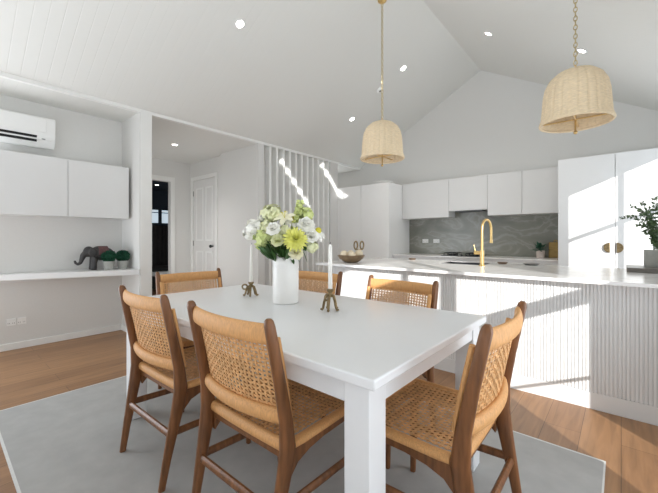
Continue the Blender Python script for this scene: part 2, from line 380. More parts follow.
# ------------------------------------------------------------------ left recess: air conditioner, cabinets, shelf
ac = thing('air_conditioner', 'white wall air conditioner above the cabinets in the left recess', 'air conditioner', (XL, 0.45, 2.215))
pr = [(0.0, 0.0), (0.13, -0.02), (0.19, 0.05), (0.205, 0.11), (0.205, 0.27), (0.19, 0.305), (0.0, 0.315)]
MB().rings([[(x, y, z) for x, z in pr] for y in (-0.45, 0.44)]).build('casing', M['acp'], ac, smooth=30, bevel=0.006)
B(0.2, 0.209, -0.40, 0.36, 0.135, 0.29).build('front_panel', M['acp'], ac, bevel=0.003)
B(0.196, 0.208, -0.42, 0.28, 0.072, 0.095).build('outlet_slot', M['dark'], ac, smooth=0)
B(0.180, 0.200, -0.42, 0.28, 0.030, 0.052).build('outlet_slot', M['dark'], ac, smooth=0)
B(0.19, 0.206, -0.44, 0.42, 0.055, 0.068).build('louvre', M['acp'], ac, bevel=0.002)
B(0.2, 0.2075, 0.32, 0.35, 0.06, 0.07).build('indicator', M['greydish'], ac, smooth=0)
def cabinet(name, label, x0, x1, y0, y1, z0, z1, face, doors, group, m=None, cat='cabinet', gap=0.0015):
    """box cabinet; face '+x' or '-y' carries the doors; doors = split positions along the face"""
    m = m or M['cab']
    o = thing(name, label, cat, ((x0 + x1) / 2, (y0 + y1) / 2, z0), 0, group)
    ox, oy = (x0 + x1) / 2, (y0 + y1) / 2
    def lb(a, b, c, d, e, f): return B(a - ox, b - ox, c - oy, d - oy, e - z0, f - z0)
    if face == '+x':
        lb(x0, x1 - 0.02, y0 + 0.001, y1 - 0.001, z0, z1).build('body', m, o, smooth=0)
        for a, b in zip(doors, doors[1:]): lb(x1 - 0.019, x1, a + gap, b - gap, z0 - 0.004, z1).build('door', m, o, bevel=0.0015)
    else:
        lb(x0 + 0.001, x1 - 0.001, y0 + 0.02, y1, z0, z1).build('body', m, o, smooth=0)
        for a, b in zip(doors, doors[1:]): lb(a + gap, b - gap, y0, y0 + 0.019, z0 + 0.0, z1).build('door', m, o, bevel=0.0015)
    return o
cabinet('wall_cabinet', 'flat white wall cabinet in the left recess, next to the wing wall above the plants', XL + 0.002, -4.63, 0.972, 1.583, 1.446, 2.072, '+x', [0.972, 1.583], 'wall cabinets in the left recess')
cabinet('wall_cabinet', 'flat white wall cabinet in the left recess directly under the air conditioner', XL + 0.002, -4.63, 0.35, 0.970, 1.446, 2.072, '+x', [0.35, 0.970], 'wall cabinets in the left recess')
sh = thing('shelf', 'white floating desk shelf along the left recess wall carrying the elephant', 'shelf', (XL, 1.0, 0.755))
MB().prism([(0.001, -0.95), (-4.90 - XL, -0.95), (-4.86 - XL, -0.6), (-4.385 - XL, 0.618), (0.001, 0.618)], 0.006, 0.07).build('board', M['cab'], sh, smooth=0, bevel=0.004)
B(0.001, 0.02, -0.95, 0.6, -0.03, -0.001).build('batten', M['cab'], sh, smooth=0)
def outlet(label, loc, along, w=1.0, group='power outlets'):
    o = thing('power_outlet', label, 'outlet', loc, 0, group)
    ax = along == 'y'
    def bx(u0, u1, d0, d1, z0, z1):
        return B(d0, d1, u0, u1, z0, z1) if ax else B(u0, u1, -d1, -d0, z0, z1)
    fp_ = bx(-0.06 * w, 0.06 * w, 0.001, 0.009, -0.037, 0.037).build('face_plate', M['acp'], o, bevel=0.002)
    for s in (-0.03 * w, 0.03 * w):
        bx(s - 0.012, s + 0.012, 0.009, 0.0115, 0.012, 0.028).build('switch', M['trim'], fp_, smooth=0)
        sl = MB()
        for a in (-0.008, 0.005):
            q = bx(s + a, s + a + 0.003, 0.009, 0.0098, -0.018, -0.006); sl.add(q.v, q.f)
        sl.build('socket', M['dark'], fp_, smooth=0)
outlet('white double power outlet low on the left wall, the one nearer the photo edge', (XL, 0.548, 0.298), 'y', 0.62, group='outlets on the left wall')
outlet('white double power outlet low on the left wall, the one nearer the wing wall', (XL, 0.632, 0.298), 'y', 0.62, group='outlets on the left wall')

# elephant figurine: one continuous body
el = thing('elephant_figurine', 'dark elephant figurine with raised trunk standing on the white shelf', 'figurine', (-4.76, 1.29, 0.826), 0); el.scale = (1.12, 1.1, 1.14)
e = MB()
e.ball((0, 0.04, 0.165), (0.062, 0.115, 0.072), 16, 12); e.ball((0, -0.085, 0.19), (0.045, 0.052, 0.056), 14, 10); e.ball((0, 0.0, 0.18), (0.052, 0.07, 0.066), 14, 10)
e.tube([(0, -0.10, 0.185), (0, -0.135, 0.15), (0, -0.148, 0.11), (0, -0.16, 0.075), (0, -0.183, 0.064), (0, -0.203, 0.078), (0, -0.208, 0.105)], [0.036, 0.03, 0.023, 0.018, 0.015, 0.013, 0.011], 10)
for sx in (-1, 1):
    e.tube([(sx * 0.033, -0.035, 0.13), (sx * 0.036, -0.045, 0.07), (sx * 0.036, -0.05, 0.0)], [0.034, 0.027, 0.029], 12)
    e.tube([(sx * 0.033, 0.105, 0.13), (sx * 0.036, 0.115, 0.07), (sx * 0.036, 0.11, 0.0)], [0.038, 0.027, 0.029], 12)
    e.ball((sx * 0.05, -0.06, 0.185), (0.012, 0.04, 0.05), 10, 8)
e.tube([(0, 0.15, 0.19), (0, 0.165, 0.15), (0, 0.165, 0.10)], [0.012, 0.008, 0.007], 8)
eb = e.build('body', M['ele'], el)
rm = eb.modifiers.new('remesh', 'REMESH'); rm.mode = 'VOXEL'; rm.voxel_size = 0.006; rm.use_smooth_shade = True
sm = eb.modifiers.new('smooth', 'SMOOTH'); sm.iterations = 6
bl = MB(); NA = 16
for y0 in (0.0,):
    rs = []
    for yy in (-0.005, 0.085):
        rs.append([(0.070 * math.cos(a), yy, 0.168 + 0.078 * math.sin(a)) for a in [PI * (i / NA) * 1.1 - 0.05 * PI for i in range(NA + 1)]] + [(0.064 * math.cos(a), yy, 0.168 + 0.072 * math.sin(a)) for a in [PI * (i / NA) * 1.1 - 0.05 * PI for i in reversed(range(NA + 1))]])
    bl.rings(rs)
bl.build('saddle_cloth', M['cloth'], el)

def leaf_quad(mb, p, d, up, L, W):
    d = Vector(d).normalized(); s = d.cross(Vector(up))
    if s.length < 1e-4: s = d.cross(Vector((1, 0, 0)))
    s.normalize(); nrm = s.cross(d); p = Vector(p)
    mb.add([p, p + d * L * 0.35 + s * W / 2 + nrm * L * 0.06, p + d * L * 0.75 + s * W * 0.4 + nrm * L * 0.05, p + d * L, p + d * L * 0.75 - s * W * 0.4 + nrm * L * 0.05, p + d * L * 0.35 - s * W / 2 + nrm * L * 0.06, p + d * L * 0.5],
           [(0, 1, 6), (1, 2, 6), (2, 3, 6), (3, 4, 6), (4, 5, 6), (5, 0, 6)])
def rdir(rnd, zmin=-1):
    while True:
        v = Vector((rnd.uniform(-1, 1), rnd.uniform(-1, 1), rnd.uniform(-1, 1)))
        if 0.1 < v.length < 1 and v.normalized().z > zmin: return v.normalized()
def topiary(label, loc, seed):
    rnd = random.Random(seed)
    o = thing('potted_plant', label, 'plant', loc, rnd.uniform(0, 6), 'small potted greens on the left shelf')
    MB().lathe([(0.001, 0), (0.048, 0), (0.06, 0.10), (0.054, 0.10), (0.05, 0.085), (0.001, 0.085)], n=24).build('pot', M['concrete'], o)
    MB().lathe([(0.001, 0.084), (0.05, 0.084), (0.05, 0.09), (0.001, 0.094)], n=16).build('soil', M['brown'], o)
    f = MB(); f.ball((0, 0, 0.155), (0.058, 0.058, 0.052), 12, 8)
    for i in range(420):
        d = rdir(rnd); p = Vector((0, 0, 0.155)) + Vector((d.x * 0.055, d.y * 0.055, d.z * 0.05))
        leaf_quad(f, p, d + rdir(rnd) * 0.6, rdir(rnd), 0.032, 0.012)
    f.build('foliage', M['topi'], o, smooth=0)
topiary('round dark green plant in a grey pot, between the elephant and the other potted green', (-4.66, 1.375, 0.826), 3)
topiary('round dark green plant in a grey pot at the shelf end against the wing wall', (-4.66, 1.525, 0.826), 4)

# ------------------------------------------------------------------ slatted screen
sc = thing('slat_screen', 'white vertical slat screen standing between the hall and the kitchen', 'screen', (BX, 4.35, 0))
for i in range(11):
    y = 3.615 + i * 0.1475 - 4.35
    B(-0.105, 0.0, y, y + 0.042, 0.0, BZ - 0.002).build('slat', M['trim'], sc, smooth=0, bevel=0.002)

struct(B(-4.505, BX, 5.16, 5.397, 0, BZ).build('wall_screen_end', M['wall'], smooth=0))

# ------------------------------------------------------------------ kitchen
YP, YU = 5.4, 5.88
ZT = 2.22
for lab, a, b in (('tall white gloss cabinet at the left end of the kitchen, next to the slat screen', -4.448, -3.826),
                  ('tall white gloss cabinet beside the left end of the stone splashback', -3.824, -3.2)):
    cabinet('tall_cabinet', lab, a, b, YP, YF - 0.002, 0.0, ZT, '-y', [a, b], 'tall cabinets at the left kitchen end', M['gloss'])
wc = [(-3.198, -2.292, 1.57, 'wide white wall cabinet left of the range hood bay'), (-2.29, -1.652, 1.675, 'shorter white wall cabinet housing the range hood above the cooktop'),
      (-1.65, -1.155, 1.57, 'white wall cabinet right of the range hood bay'), (-1.153, -0.64, 1.57, 'white wall cabinet beside the tall pantry, above the small plant')]
for x0, x1, z0, lab in wc:
    cabinet('wall_cabinet', lab, x0, x1, YU, YF - 0.002, z0, 2.235, '-y', [x0, x1], 'wall cabinets above the splashback')
tag(B(-2.2, -1.74, 5.93, 6.17, 1.66, 1.674).build('range_hood', M['steel'], smooth=0, bevel=0.002), 'slim steel range hood insert under the shorter wall cabinet', 'range hood')
for x0, x1, lab in ((-0.636, -0.057, 'white pantry cupboard beside the wall cabinets, its brass pull on the right'), (-0.055, 0.52, 'white pantry cupboard behind the leafy plant, its brass pull on the left')):
    o = cabinet('pantry_cupboard', lab, x0, x1, YP, YF - 0.002, 0.0, ZT + 0.015, '-y', [x0, x1], 'pantry cupboards')
    sg = -1 if x0 < -0.3 else 1; kx = (-0.104 if sg < 0 else -0.040) - (x0 + x1) / 2; cy = YP - (YP + YF - 0.002) / 2
    arc = [(kx + sg * 0.062 * math.cos(a), 1.085 + 0.062 * math.sin(a)) for a in [-PI / 2 + PI * i / 20 for i in range(21)]]
    MB().rings([[(x, cy - dy, z) for x, z in arc] for dy in (0.0, 0.022)]).build('pull', M['oldbrass'], [c for c in o.children if c.name.startswith('door')][0], bevel=0.004)
struct(B(0.522, XR, YP, YF, 0, ZT + 0.02).build('wall_pantry_return', M['wall'], smooth=0))
# splashback, back worktop, base cabinets
tag(B(-3.198, -0.64, YF - 0.016, YF - 0.001, 0.906, 1.69).build('splashback', M['splash'], smooth=0), 'green-grey veined stone splashback behind the back worktop', 'splashback')
tag(B(-3.198, -0.638, 5.50, YF - 0.017, 0.885, 0.905).build('worktop', M['top'], smooth=0, bevel=0.002), 'white stone worktop along the kitchen back wall under the splashback', 'worktop')
for x0, x1, lab in ((-3.197, -2.35, 'white base cabinet under the back worktop beside the tall cabinets'), (-2.348, -1.5, 'white base cabinet under the cooktop'), (-1.498, -0.64, 'white base cabinet under the back worktop beside the pantry')):
    o = cabinet('base_cabinet', lab, x0, x1, 5.53, YF - 0.02, 0.1, 0.883, '-y', [x0, x1], 'base cabinets along the back wall')
    B(x0 - (x0 + x1) / 2 + 0.005, x1 - (x0 + x1) / 2 - 0.005, 5.6 - (5.53 + YF - 0.02) / 2, 5.62 - (5.53 + YF - 0.02) / 2, -0.1, -0.001).build('kickboard', M['cab'], o, smooth=0)
for i, (x, lab) in enumerate(((-2.86, 'white double outlet on the stone splashback, the one nearer the tall cabinets'), (-2.64, 'white double outlet on the stone splashback, the one nearer the cooktop'))):
    outlet(lab, (x, YF - 0.016, 1.15), 'x', group='outlets on the splashback')
ck = thing('cooktop', 'black gas cooktop set on the back worktop behind the brass tap', 'cooktop', (-2.02, 5.83, 0.905))
B(-0.30, 0.30, -0.22, 0.22, 0.0005, 0.008).build('glass_top', M['glassblack'], ck, bevel=0.002)
for cx_ in (-0.18, 0.18):
    for cy_ in (-0.1, 0.1):
        bn = MB().lathe([(0.001, 0.008), (0.04, 0.008), (0.04, 0.022), (0.028, 0.03), (0.001, 0.032)], (cx_, cy_, 0), 18); bn = bn.build('burner', M['black'], ck)
        gr = MB()
        for a in range(4):
            c, s_ = math.cos(a * PI / 2 + PI / 4), math.sin(a * PI / 2 + PI / 4)
            gr.tube([(cx_ + c * 0.03, cy_ + s_ * 0.03, 0.05), (cx_ + c * 0.11, cy_ + s_ * 0.11, 0.05), (cx_ + c * 0.115, cy_ + s_ * 0.115, 0.008)], 0.007, 6)
        gr.tube([(cx_ + 0.1 * math.cos(2 * PI * q / 16), cy_ + 0.1 * math.sin(2 * PI * q / 16), 0.05) for q in range(16)], 0.006, 6, close=True)
        gr.build('grate', M['black'], bn)
for i in range(4): MB().lathe([(0.001, 0.008), (0.016, 0.008), (0.014, 0.03), (0.001, 0.03)], (-0.12 + i * 0.08, -0.195, 0), 14).build('knob', M['black'], ck)
# small plant and board on the back worktop
sp = thing('potted_plant', 'small green plant in a pale pink pot on the back worktop by the pantry', 'plant', (-0.935, 6.04, 0.9055))
MB().lathe([(0.001, 0), (0.052, 0), (0.062, 0.11), (0.056, 0.11), (0.052, 0.095), (0.001, 0.095)], n=24).build('pot', M['pinkpot'], sp)
MB().lathe([(0.001, 0.094), (0.052, 0.094), (0.001, 0.104)], n=16).build('soil', M['brown'], sp)
rnd = random.Random(5); f = MB()
for i in range(46):
    d = rdir(rnd, 0.0); L = rnd.uniform(0.06, 0.12)
    f.tube([(0, 0, 0.1), Vector((0, 0, 0.1)) + d * L], 0.0015, 4); leaf_quad(f, Vector((0, 0, 0.1)) + d * L * 0.9, d + Vector((0, 0, -0.3)), (0, 0, 1), 0.06, 0.035)
f.build('foliage', M['topi'], sp, smooth=0)
cb = thing('chopping_board', 'golden wooden chopping board leaning on the splashback beside the pantry', 'chopping board', (-0.775, 6.12, 0.906))
MB().box(-0.065, 0.10, -0.011, 0.011, 0, 0.235).xf(Matrix.Rotation(-0.14, 4, 'X')).build('board', M['board'], cb, bevel=0.006)
MB().tube([(0.02 + 0.02 * math.cos(a * PI / 6), 0, 0.25 + 0.02 * math.sin(a * PI / 6)) for a in range(12)], 0.007, 6, close=True).xf(Matrix.Rotation(-0.14, 4, 'X')).build('handle', M['board'], cb)
# white oval of unknown kind above the tall cabinets, modelled as a dish
of = thing('disc', 'white oval platter resting on top of the tall cabinets', 'disc', (-3.45, 5.62, ZT + 0.001))
MB().lathe([(0.001, 0.0), (0.11, 0.0), (0.15, 0.03), (0.19, 0.045), (0.19, 0.052), (0.145, 0.038), (0.10, 0.012), (0.001, 0.010)], n=32).build('dish', M['cer'], of)

# island
IX0, IX1, IY0, IY1, IZ = -2.53, 0.75, 3.017, 4.22, 0.89
isl = thing('kitchen_island', 'long white kitchen island with a fluted front panel', 'kitchen island', ((IX0 + IX1) / 2, (IY0 + IY1) / 2, 0))
ox, oy = (IX0 + IX1) / 2, (IY0 + IY1) / 2
B(IX0 - ox, IX1 - ox, IY0 + 0.02 - oy, IY1 - oy, 0.0, IZ - 0.22).build('body', M['cab'], isl, smooth=0)
MB().box(IX0 - ox, IX1 - ox, IY0 + 0.02 - oy, 3.75 - oy, IZ - 0.22, IZ - 0.001).box(IX0 - ox, -1.62 - ox, 3.75 - oy, IY1 - oy, IZ - 0.22, IZ - 0.001).box(-1.1 - ox, IX1 - ox, 3.75 - oy, IY1 - oy, IZ - 0.22, IZ - 0.001).build('carcass', M['cab'], isl, smooth=0)
pts = []; p_ = 0.0215; x = IX0
while x + p_ <= IX1 + 1e-6:
    pts += [(x, IY0), (x + p_ - 0.0085, IY0), (x + p_ - 0.0065, IY0 + 0.0075), (x + p_ - 0.002, IY0 + 0.0075)]; x += p_
pts += [(x, IY0), (IX1, IY0), (IX1, IY0 + 0.019), (IX0, IY0 + 0.019)]
fp = MB(); n_ = len(pts)
z0_, z1_ = 0.12, IZ - 0.001
fp.add([(x - ox, y - oy, z0_) for x, y in pts] + [(x - ox, y - oy, z1_) for x, y in pts], [(i, (i + 1) % n_, n_ + (i + 1) % n_, n_ + i) for i in range(n_)])
fp.build('fluted_panel', M['cab'], isl, smooth=0)
B(IX0 - ox, IX1 - ox, IY0 - oy, IY0 + 0.019 - oy, 0.0, 0.119).build('plinth', M['cab'], isl, smooth=0, bevel=0.002)
wt = thing('island_worktop', 'white stone worktop overhanging the fluted island', 'worktop', (ox, oy, IZ))
X0, X1, Y0, Y1 = -2.705 - ox, 0.8 - ox, 2.917 - oy, 4.26 - oy
sx0, sx1, sy0, sy1 = -1.60 - ox, -1.12 - ox, 3.79 - oy, 4.16 - oy
tp = MB()
for a, b, c, d_ in ((X0, sx0, Y0, Y1), (sx1, X1, Y0, Y1), (sx0, sx1, Y0, sy0), (sx0, sx1, sy1, Y1)): tp.box(a, b, c, d_, 0.0, 0.025)
tp.build('slab', M['top'], wt, smooth=0)
sk = thing('sink', 'dark steel sink set into the island worktop beside the brass tap', 'sink', (-1.36, 3.975, 0.70))
k = MB()
for a, b, c, d_, e_, f_ in ((-0.238, 0.238, -0.183, 0.183, 0, 0.012), (-0.238, -0.228, -0.183, 0.183, 0.012, 0.212), (0.228, 0.238, -0.183, 0.183, 0.012, 0.212), (-0.228, 0.228, -0.183, -0.173, 0.012, 0.212), (-0.228, 0.228, 0.173, 0.183, 0.012, 0.212)): k.box(a, b, c, d_, e_, f_)
k.build('basin', M['steel'], sk, smooth=0); MB().lathe([(0.001, 0.012), (0.035, 0.012), (0.035, 0.016), (0.001, 0.014)], n=20).build('drain', M['brass'], sk)
tpz = IZ + 0.0255
tapo = thing('kitchen_tap', 'tall brushed brass gooseneck tap on the island worktop', 'tap', (-1.085, 3.675, tpz))
MB().lathe([(0.001, 0), (0.03, 0), (0.03, 0.008), (0.021, 0.014), (0.021, 0.16), (0.0001, 0.165)], n=24).build('tap_body', M['brass'], tapo)
path = [(0, 0, 0.15), (0, 0, 0.25), (0, 0, 0.375)] + [(0.0 + 0.018 * (1 - math.cos(a)) / 2 * 2, 0.095 * (1 - math.cos(a)), 0.375 + 0.105 * math.sin(a)) for a in [PI * i / 12 for i in range(1, 13)]]
ex = path[-1]; path += [(ex[0], ex[1], 0.32), (ex[0], ex[1], 0.26)]
MB().tube(path, 0.0125, 14).build('spout', M['brass'], tapo)
MB().lathe([(0.0001, 0), (0.016, 0), (0.016, 0.03), (0.001, 0.03)], (ex[0], ex[1], 0.235), 14).build('nozzle', M['brass'], tapo)
MB().tube([(-0.015, 0, 0.135), (-0.075, 0, 0.135)], 0.019, 14).build('mixer_barrel', M['brass'], tapo)
MB().tube([(-0.066, 0, 0.145), (-0.08, 0, 0.215)], [0.0065, 0.005], 10).build('lever', M['brass'], tapo)
for lab, x, y, m_, r_ in (('small dark oval dish on the island worktop far left of the tap', -2.1, 4.14, 'brown', 0.05), ('small brown dish on the island worktop just right of the tap', -1.0, 4.12, 'brown', 0.055), ('flat grey dish on the island worktop in front of the pantry', -0.72, 4.12, 'greydish', 0.08)):
    o = thing('dish', lab, 'dish', (x, y, tpz), 0, 'small dishes on the island')
    MB().lathe([(0.001, 0), (r_ * 0.7, 0), (r_, 0.02), (r_ * 0.94, 0.02), (r_ * 0.66, 0.006), (0.001, 0.005)], n=24).build('bowl', M[m_], o)
# bowl with decorative balls and the little two-loop ornament
bw = thing('bowl', 'bronze shallow bowl of pearl balls at the left end of the island', 'bowl', (-2.42, 3.22, tpz))
MB().lathe([(0.001, 0), (0.07, 0), (0.085, 0.006), (0.14, 0.045), (0.165, 0.085), (0.158, 0.088), (0.13, 0.052), (0.07, 0.014), (0.001, 0.012)], n=36).build('dish', M['bowl'], bw)
for i, (lab, x, y, z, r_) in enumerate((('pearl ball in the bronze bowl, at its left rim', -0.085, -0.02, 0.095, 0.048), ('pearl ball in the bronze bowl, front middle', 0.005, -0.075, 0.085, 0.046), ('pearl ball in the bronze bowl under the loop ornament', 0.09, -0.005, 0.10, 0.05), ('pearl ball at the back of the bronze bowl', 0.0, 0.075, 0.095, 0.046))):
    c_, s_ = math.cos(0.71), math.sin(0.71)
    wx, wy = c_ * x - s_ * y, s_ * x + c_ * y
    tag(MB().ball((0, 0, 0), r_, 20, 14).build('decorative_ball', M['ball']), lab, 'ball', 'pearl balls in the bronze bowl').location = (-2.42 + wx, 3.22 + wy, tpz + z)
lo = thing('ornament', 'bronze ornament of two upright loops resting on the balls in the bowl', 'ornament', (-2.42 + 0.068, 3.22 + 0.06, tpz + 0.147), 0.71)
MB().tube([(-0.05, 0, 0.008), (0.0, 0, 0.0), (0.05, 0, 0.008)], 0.008, 8).build('base', M['bowl'], lo)
for s in (-1, 1):
    MB().tube([(s * 0.036 + 0.02 * math.cos(2 * PI * i / 18), 0, 0.055 + 0.046 * math.sin(2 * PI * i / 18)) for i in range(18)], 0.009, 8, close=True).build('loop', M['oldbrass'], lo)
# tray and leafy plant at the right
tag(B(0.035, 0.62, 3.80, 4.22, tpz, tpz + 0.038).build('tray', M['tray'], bevel=0.004), 'dark grey slab tray on the island worktop under the leafy plant', 'tray')
pp = thing('potted_plant', 'leafy plant with small round leaves in a square grey pot on the dark tray', 'plant', (0.238, 4.08, tpz + 0.0385))
q = MB().box(-0.085, 0.085, -0.085, 0.085, 0, 0.012)
for a, b, c, d_ in ((-0.085, -0.072, -0.085, 0.085), (0.072, 0.085, -0.085, 0.085), (-0.072, 0.072, -0.085, -0.072), (-0.072, 0.072, 0.072, 0.085)): q.box(a, b, c, d_, 0.012, 0.145)
q.build('pot', M['concrete'], pp, smooth=0, bevel=0.002); B(-0.071, 0.071, -0.071, 0.071, 0.013, 0.125).build('soil', M['brown'], pp, smooth=0)
rnd = random.Random(21)
br = [((-0.235, 0.0, 0.43), 0.34), ((-0.17, -0.03, 0.53), 0.22), ((-0.10, 0.02, 0.56), 0.1), ((-0.02, -0.02, 0.60), 0.05), ((0.06, 0.03, 0.56), 0), ((0.13, -0.02, 0.5), 0.1), ((0.22, 0.02, 0.42), 0.2), ((-0.07, -0.1, 0.46), 0.1), ((0.05, -0.12, 0.44), 0.1), ((-0.10, 0.1, 0.48), 0.1), ((0.1, 0.12, 0.46), 0.1), ((-0.12, -0.06, 0.36), 0.1), ((0.02, 0.05, 0.5), 0), ((-0.05, -0.05, 0.50), 0), ((-0.08, 0.0, 0.30), 0.05), ((0.0, -0.09, 0.30), 0.05)]
for tip, arch in br:
    b_ = MB(); P0 = Vector((rnd.uniform(-0.03, 0.03), rnd.uniform(-0.03, 0.03), 0.12)); P2 = Vector(tip) + Vector((0, 0, 0.0)); P1 = (P0 + P2) / 2 + Vector((-tip[0] * 0.35, -tip[1] * 0.3, arch * 0.5 + 0.05))
    cv = [P0 * (1 - t) ** 2 + P1 * 2 * t * (1 - t) + P2 * t * t for t in [i / 14 for i in range(15)]]
    b_.tube(cv, [0.003 - 0.0015 * i / 14 for i in range(15)], 5)
    for i in range(2, 15):
        tdir = (cv[min(i + 1, 14)] - cv[i - 1]).normalized(); sd = tdir.cross(rdir(rnd)).normalized()
        for s in (-1, 1):
            for k_ in range(2):
                leaf_quad(b_, cv[i] - tdir * 0.012 * k_, sd * s + tdir * 0.55 + rdir(rnd) * 0.35, rdir(rnd), rnd.uniform(0.024, 0.036), rnd.uniform(0.015, 0.021))
    leaf_quad(b_, cv[-1], cv[-1] - cv[-2], (1, 0, 0), 0.03, 0.016)
    b_.build('branch', M['eleaf'], pp, smooth=0)

# ------------------------------------------------------------------ pendants
def pendant(label, x, y, zb):
    o = thing('pendant_light', label, 'pendant light', (x, y, zb), 0, 'rattan pendants over the island')
    rip = lambda j, n: 1 + (0.018 if j % 6 < 4 else -0.01)
    out = [(0.246, 0.0), (0.25, 0.012), (0.236, 0.05), (0.229, 0.14), (0.223, 0.23), (0.21, 0.30), (0.18, 0.36), (0.13, 0.405), (0.07, 0.43), (0.02, 0.437)]
    inn = [(r - 0.012 if r > 0.03 else 0.012, z - (0.012 if z > 0.3 else 0)) for r, z in reversed(out)]
    sd_ = MB().lathe(out + inn, n=144, rip=rip, cap=False).build('shade', M['shade'], o, smooth=30)
    MB().tube([(0.245 * math.cos(2 * PI * i / 48), 0.245 * math.sin(2 * PI * i / 48), 0.004) for i in range(48)], 0.011, 8, close=True).build('rim', M['shade'], sd_)
    zc = roofz(x) - zb
    MB().tube([(0, 0, -0.065), (0, 0, 0.47)], 0.007, 10).ball((0, 0, -0.075), 0.015).build('stem', M['brass'], o)
    MB().tube([(-0.235, 0, 0.03), (0.235, 0, 0.03)], 0.006, 8).tube([(0, -0.235, 0.03), (0, 0.235, 0.03)], 0.006, 8).build('cross_bar', M['brass'], o)
    ch = MB(); z = 0.47; i = 0
    while z < zc - 0.06:
        L_, W_ = 0.034, 0.012
        lk = [(W_ * math.cos(a) if i % 2 == 0 else 0, W_ * math.cos(a) if i % 2 else 0, z + 0.02 + (L_ - 0.012) * math.sin(a)) for a in [2 * PI * k / 10 for k in range(10)]]
        ch.tube(lk, 0.0042, 5, close=True); z += 0.036; i += 1
    ch.build('chain', M['chain'], o)
    s_ = SL if x < RX else -SR
    MB().lathe([(0.001, zc - 0.055), (0.02, zc - 0.055), (0.05, zc - 0.03), (0.055, zc - 0.03 + 0.04), (0.001, zc + 0.01)], n=24).build('canopy', M['brass'], o)
    ch2 = MB().ball((0, 0, 0.22), (0.05, 0.05, 0.06), 16, 10); ch2.build('bulb', M['cer'], o)
pendant('rattan dome pendant hanging in front of the wall cabinets, farther from the camera', -2.106, 3.40, 2.122)
pendant('rattan dome pendant hanging above the pantry end of the island, nearer the camera', -0.282, 3.40, 2.135)

# ------------------------------------------------------------------ rug and table
rg = thing('rug', 'large pale grey flat-woven rug under the dining table', 'rug', (-1.66, 1.3, 0))
B(-1.59, 1.59, -1.03, 1.03, 0.0005, 0.008).build('pile', M['rug'], rg, smooth=0)
MB().box(-1.598, -1.59, -1.042, 1.042, 0.0005, 0.009).box(1.59, 1.598, -1.042, 1.042, 0.0005, 0.009).box(-1.59, 1.59, -1.042, -1.03, 0.0005, 0.009).box(-1.59, 1.59, 1.03, 1.042, 0.0005, 0.009).build('edge_binding', M['rugedge'], rg, smooth=0)
RT = 0.0095
TX0, TX1, TY0, TY1, TZ = -2.55, -0.539, 0.826, 1.907, 0.79
tb = thing('dining_table', 'long white rectangular dining table on square legs over the grey rug', 'table', ((TX0 + TX1) / 2, (TY0 + TY1) / 2, RT))
hx, hy = (TX1 - TX0) / 2, (TY1 - TY0) / 2; tz = TZ - RT
B(-hx, hx, -hy, hy, tz - 0.034, tz).build('tabletop', M['table'], tb, bevel=0.006, seg=3)
L_ = 0.095
for sx in (-1, 1):
    for sy in (-1, 1):
        xa = sx * (hx - 0.03); ya = sy * (hy - 0.02)
        B(min(xa, xa - sx * L_), max(xa, xa - sx * L_), min(ya, ya - sy * L_), max(ya, ya - sy * L_), 0, tz - 0.0345).build('leg', M['table'], tb, bevel=0.003)
for sy in (-1, 1):
    ya = sy * (hy - 0.028); B(-(hx - 0.03 - L_) + 0.0005, hx - 0.03 - L_ - 0.0005, min(ya, ya - sy * 0.022), max(ya, ya - sy * 0.022), tz - 0.108, tz - 0.0345).build('apron', M['table'], tb, smooth=0)
for sx in (-1, 1):
    xa = sx * (hx - 0.038); B(min(xa, xa - sx * 0.022), max(xa, xa - sx * 0.022), -(hy - 0.02 - L_) + 0.0005, hy - 0.02 - L_ - 0.0005, tz - 0.108, tz - 0.0345).build('apron', M['table'], tb, smooth=0)

# ------------------------------------------------------------------ dining chairs
POST = [(0.236, -0.280, 0.0, 0.013, 0.015), (0.240, -0.258, 0.13, 0.015, 0.019), (0.246, -0.232, 0.26, 0.017, 0.025), (0.252, -0.208, 0.38, 0.018, 0.031), (0.256, -0.197, 0.46, 0.018, 0.032),
        (0.256, -0.205, 0.56, 0.0165, 0.026), (0.255, -0.232, 0.70, 0.016, 0.022), (0.254, -0.262, 0.84, 0.016, 0.020), (0.253, -0.275, 0.90, 0.0155, 0.019), (0.253, -0.278, 0.918, 0.013, 0.015), (0.253, -0.279, 0.926, 0.007, 0.008)]
def post_y(z):
    for a, b in zip(POST, POST[1:]):
        if a[2] <= z <= b[2]: return a[1] + (b[1] - a[1]) * (z - a[2]) / (b[2] - a[2])
    return POST[-1][1]
BOW = 0.035
def weave(us, vs, fpt, wu, wv, th=0.0022, amp=0.0022):
    """us: positions of strands running along v; vs: positions of strands running along u; fpt(u, v) -> (point, normal)"""
    mb = MB()
    def strand(path, w, axis):
        rs = []
        for p, nn, sd in path: rs.append([p + sd * w / 2 + nn * th / 2, p - sd * w / 2 + nn * th / 2, p - sd * w / 2 - nn * th / 2, p + sd * w / 2 - nn * th / 2])
        mb.rings(rs)
    du, dv = us[1] - us[0], vs[1] - vs[0]
    for i, u in enumerate(us):
        path = []
        for k in range(2 * len(vs) + 1):
            v = vs[0] - dv / 2 + k * dv / 2
            p, nn, eu, ev = fpt(u, v); off = amp * (1 if ((i + k // 2) % 2 == 0) else -1) * (1 if k % 2 else 0)
            path.append((p + nn * off, nn, eu))
        strand(path, wu, 0)
    for j, v in enumerate(vs):
        path = []
        for k in range(2 * len(us) + 1):
            u = us[0] - du / 2 + k * du / 2
            p, nn, eu, ev = fpt(u, v); off = -amp * (1 if ((j + k // 2) % 2 == 0) else -1) * (1 if k % 2 else 0)
            path.append((p + nn * off, nn, ev))
        strand(path, wv, 1)
    return mb
def rng(a, b, n): return [a + (b - a) * i / (n - 1) for i in range(n)]
